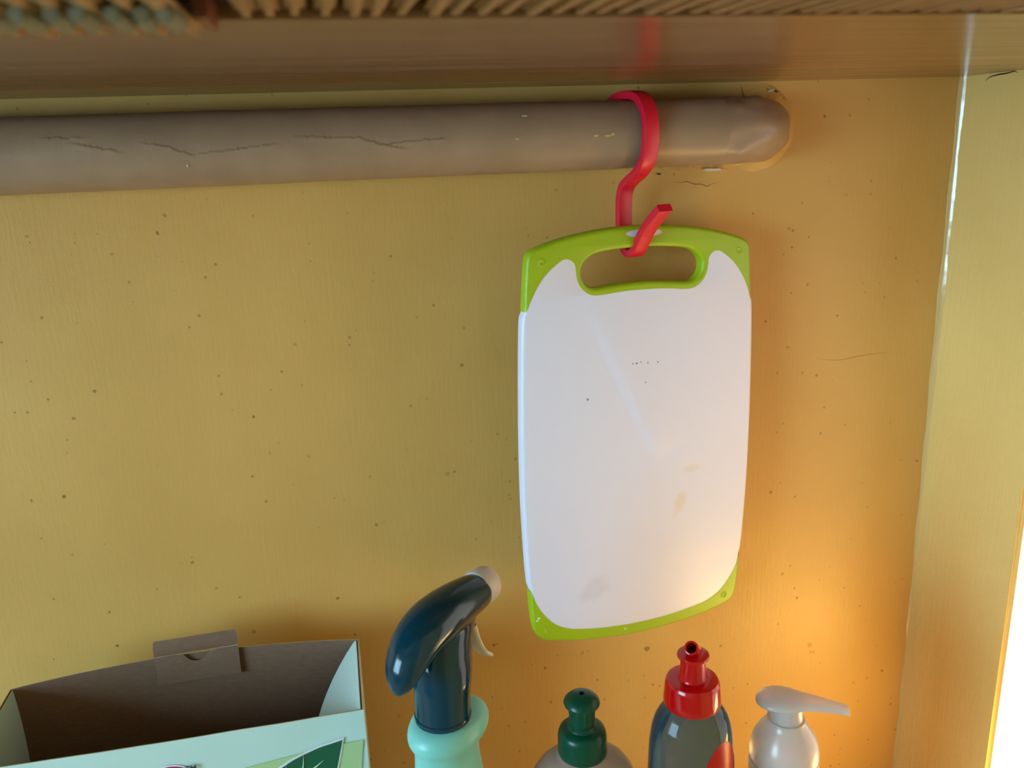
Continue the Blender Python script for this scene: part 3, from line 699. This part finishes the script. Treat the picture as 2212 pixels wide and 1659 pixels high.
bm.faces.new(rg[-1]); bm.faces.new(rg[0][::-1])
o = bm_obj('body', bm, TURQ, sb, 60); o.location = (0, 0, Z0 - ZC); md = o.modifiers.new('s', 'SUBSURF'); md.levels = 1; md.render_levels = 2

# ------------------------------------------------------------------ open cardboard box
BX0, BX1, BY0, BY1, BZ = -.2275, -.0068, -.1243, -.0470, -.3250
root = tag(empty('cardboard_box', ((BX0+BX1)/2, (BY0+BY1)/2, ZC)), 'open mint green cardboard box with brown inside and printed leaf', 'box')
T = .0007
def sheet(name, grid, outer, inner, par=root, t=T, nrm=None):
    """grid: rows of points; solid sheet: one face outer material, other inner, rim edge"""
    bm = bmesh.new(); R = [[Vector(p) for p in row] for row in grid]; nr, nc = len(R), len(R[0])
    def nn(i, j):
        a = R[min(i+1, nr-1)][j] - R[max(i-1, 0)][j]; b = R[i][min(j+1, nc-1)] - R[i][max(j-1, 0)]; n_ = a.cross(b); return n_.normalized() if n_.length > 1e-12 else None
    N = [[nn(i, j) for j in range(nc)] for i in range(nr)]
    dflt = next(x for row in N for x in row if x)
    F = [[bm.verts.new(R[i][j] - root.location) for j in range(nc)] for i in range(nr)]
    G = [[bm.verts.new(R[i][j] + (N[i][j] or dflt)*t - root.location) for j in range(nc)] for i in range(nr)]
    def q(vs, mi):
        try: f = bm.faces.new(vs); f.material_index = mi
        except ValueError: pass
    for i in range(nr-1):
        for j in range(nc-1):
            q((F[i][j], F[i+1][j], F[i+1][j+1], F[i][j+1]), 0); q((G[i][j], G[i][j+1], G[i+1][j+1], G[i+1][j]), 1)
    for j in range(nc-1): q((F[0][j], F[0][j+1], G[0][j+1], G[0][j]), 2); q((F[-1][j], G[-1][j], G[-1][j+1], F[-1][j+1]), 2)
    for i in range(nr-1): q((F[i][0], G[i][0], G[i+1][0], F[i+1][0]), 2); q((F[i][-1], F[i+1][-1], G[i+1][-1], G[i][-1]), 2)
    bmesh.ops.remove_doubles(bm, verts=bm.verts, dist=1e-7)
    return bm_obj(name, bm, [outer, inner, EDGE], par, 40)
nx = 28
def frontY(x, z): # gently dented front panel
    s = (x-BX0)/(BX1-BX0); return BY0 - .0012*math.sin(math.pi*s) + .0007*mn.noise(Vector((x*30, z*40, 0)))*math.exp((z-BZ)/.03)
def backY(x, z):
    s = (x-BX0)/(BX1-BX0); return BY1 + .011*max(0.0, math.sin(math.pi*s))**.8 * math.exp((z-BZ)/.12)
zs = [BZ, BZ-.004, BZ-.009, BZ-.015, BZ-.022, BZ-.035, BZ-.06, BZ-.1, BZ-.18, ZC+.0005]
xs = [BX0 + (BX1-BX0)*k/nx for k in range(nx+1)]
# rows run down, columns across; normal of (down x across) points to +Y here -> F is the outer face for the front
sheet('front_panel', [[(x, frontY(x, z), z) for x in xs] for z in zs], KRAFT, MINT)
sheet('back_panel', [[(x, backY(x, z), z + (.0014*math.sin(math.pi*(x-BX0)/(BX1-BX0)) if z > BZ-.001 else 0)) for x in xs] for z in zs], MINT, KRAFT)
ys = [BY0 + (BY1-BY0)*k/4 for k in range(5)]
sheet('side_panel', [[(BX1 - .0002, y, z) for y in ys] for z in zs], MINT, KRAFT, t=-T)
sheet('side_panel', [[(BX0 + .0002, y, z) for y in ys] for z in zs], MINT, KRAFT, t=T)
sheet('base_panel', [[(x, y, ZC + .001) for x in (BX0+.001, BX1-.001)] for y in (BY0+.001, BY1-.001)], KRAFT, MINT)
# right dust flap, folded down into the box with a curved free edge
g = []
for k in range(15):
    h = k/14; y = BY1 - .0008 + (BY0 + .0015 - BY1)*h
    wmax = .080*(1 - (1-h)**1.5)*(1 if h > 0 else 0) + .0006
    row = []
    for j in range(9):
        t = j/8; wdt = wmax*t; th = math.radians(40 + 26*t*h)
        row.append((BX1 - .0016 - wdt*math.cos(th), y + .002*t, BZ - .0006 - wdt*math.sin(th)))
    g.append(row)
sheet('dust_flap', g, KRAFT, MINT, t=-.0006)['label'] = 'mint dust flap with curved edge folded in'
g = []
for k in range(9):
    h = k/8; y = BY1 + .0005 + (BY0 + .0015 - BY1)*h; row = []
    for j in range(7):
        t = j/6; wdt = .072*t; th = math.radians(86 + 4*t)
        row.append((BX0 + .0014 + wdt*math.cos(th), y, BZ - .0006 - wdt*math.sin(th)))
    g.append(row)
sheet('dust_flap', g, KRAFT, MINT, t=.0006)
# tuck tab with a thumb notch on the back panel
tx0, tx1 = -.1405, -.0870
g = []
for z, dy, ins in ((BZ+.0108, .0062, .0016), (BZ+.0100, .0056, .0004), (BZ+.0065, .0034, -.0004), (BZ+.0040, .0008, 0), (BZ+.0030, -.0012, 0)):
    g.append([(tx0 + ins - .002*(z-BZ)/.011 + (tx1-tx0-2*ins+.001*(z-BZ)/.011)*k/10, backY(tx0, BZ) - .0012 + dy, z + .0012*k/10) for k in range(11)])
tab = sheet('tuck_tab', g, MINT, KRAFT, t=.0005); tab['label'] = 'kraft tuck tab standing on the back edge'
out = []
def tabpt(x, z): return (x, backY(x, BZ) - .0020, z)
g = []
for j in range(13):
    x = tx0 + (tx1-tx0)*j/12; u = (j/12-.50)/.17; nt = .0070*math.sqrt(max(0, 1-u*u))
    row = []
    for t in (0, .25, .5, .75, 1):
        z = BZ + .0032 + .0012*j/12 - nt - (.0200 - nt)*t; row.append((x, backY(x, z) - .0032 - .0008*t, z))
    g.append(row)
sheet('tab_lining', g, KRAFT, KRAFT, t=.0006)['label'] = 'lower part of tab with half round notch'
# ---- print on the front panel
def px_front(px, py):   # where a sight line of the photograph meets the front panel
    r = ROWS[0]*((px-1106)/1853) + ROWS[1]*((py-829.5)/1853) + ROWS[2]; t = (BY0 - .0012 - CAM.y)/r.y; p = CAM + r*t; return p.x, p.z
def decal(name, outline, mat, off, par=root):
    bm = bmesh.new(); f_ = []; b_ = []
    for x, z in outline:
        y = frontY(x, z) - .0007; f_.append(bm.verts.new(Vector((x, y - off, z)) - root.location)); b_.append(bm.verts.new(Vector((x, y - off + .00025, z)) - root.location))
    bm.faces.new(f_); bm.faces.new(b_[::-1]); n = len(f_)
    for k in range(n): bm.faces.new((f_[k], f_[(k+1) % n], b_[(k+1) % n], b_[k]))
    bmesh.ops.triangulate(bm, faces=[f for f in bm.faces if len(f.verts) > 4])
    return bm_obj(name, bm, mat, par)
def dense(pts, n=8):
    o_ = []
    for (x0, z0), (x1, z1) in zip(pts, pts[1:] + pts[:1]):
        for k in range(n): o_.append((x0 + (x1-x0)*k/n, z0 + (z1-z0)*k/n))
    return o_
a = px_front(785, 1598); b = px_front(515, 1659); c0 = px_front(772, 1659)
decal('print_band', dense([a, px_front(680, 1618), px_front(630, 1631), px_front(513, 1661), (b[0]-.002, b[1]-.05), (c0[0]-.004, c0[1]-.05)]), PGREEN, .0006)['label'] = 'light green printed band'
lw = [px_front(743, 1592), px_front(731, 1659)]
tip = px_front(743, 1592)
def leaf(sc_, off, mat, name, lb=None):
    lf = [px_front(x, y) for x, y in ((743, 1592), (715, 1601), (690, 1609), (660, 1622), (632, 1636), (612, 1649), (598, 1660))]
    rt = [px_front(x, y) for x, y in ((731, 1660), (737, 1632))]
    lo_ = lf[-1]; hi_ = rt[0]
    low = [(lo_[0]-.006, lo_[1]-.010), (lo_[0]-.008, lo_[1]-.025), (lo_[0]-.002, lo_[1]-.036), (lo_[0]+.012, lo_[1]-.040), (hi_[0]-.010, hi_[1]-.030), (hi_[0]-.003, hi_[1]-.014)]
    pts = lf + low + rt; cx_ = sum(p[0] for p in pts)/len(pts); cz_ = sum(p[1] for p in pts)/len(pts)
    pts = spline([(x, z, 0) for x, z in pts], 4) 
    pts = [(p.x, p.y) for p in pts] 
    if sc_ > 0:   # inset
        n = len(pts); res = []
        for k in range(n):
            x0, z0 = pts[k-1]; x1, z1 = pts[(k+1) % n]; dx, dz = x1-x0, z1-z0; ln = math.hypot(dx, dz) or 1
            res.append((pts[k][0] - dz/ln*sc_, pts[k][1] + dx/ln*sc_))
        res[0] = (pts[0][0] - sc_*1.3, pts[0][1] - sc_*1.35)
        pts = res
    o_ = decal(name, pts, mat, off)
    if lb: o_['label'] = lb
    return o_
leaf(0, .0009, LWHITE, 'leaf_outline', 'white leaf outline print')
leaf(.0013, .0012, PDARK, 'leaf_print', 'dark green leaf print')
def vein(p, q, w0):
    (x0, z0), (x1, z1) = px_front(*p), px_front(*q); mx, mz = (x0+x1)/2 + .0004, (z0+z1)/2 
    dx, dz = x1-x0, z1-z0; l_ = math.hypot(dx, dz); nx_, nz_ = -dz/l_*w0, dx/l_*w0
    decal('leaf_vein', [(x0, z0), (mx+nx_*.5, mz+nz_*.5), (x1+nx_, z1+nz_), (x1-nx_, z1-nz_), (mx-nx_*.5, mz-nz_*.5)], PVEIN, .0015)
vein((656, 1624), (652, 1672), .0006); vein((699, 1639), (668, 1664), .0006); vein((619, 1646), (614, 1672), .0004)
cxy = px_front(379, 1653)
ci = lambda r: [(cxy[0] - .0036 + r*math.cos(t), cxy[1] - .0162 + r*math.sin(t)) for t in [2*math.pi*k/60 for k in range(60)]]
decal('round_emblem_rim', ci(.0178), LWHITE, .0006); decal('round_emblem', ci(.0168), PCRIM, .0009)['label'] = 'crimson round emblem print'
tc = bpy.data.curves.new('tmark', 'FONT'); tc.body = 'TM'; tc.size = .0046; tc.extrude = .0001; tc.offset = .00008
to = bpy.data.objects.new('t', tc); C.objects.link(to); me = dep_mesh(to); bpy.data.objects.remove(to); me.materials.clear()
tx_, tz_ = px_front(402, 1659)
o = link('trade_mark', me, PINK, root); o.rotation_euler = (math.pi/2, 0, 0); o.location = Vector((tx_, frontY(tx_, tz_) - .0024, tz_ - .0003)) - root.location; o['label'] = 'small dark TM letters'
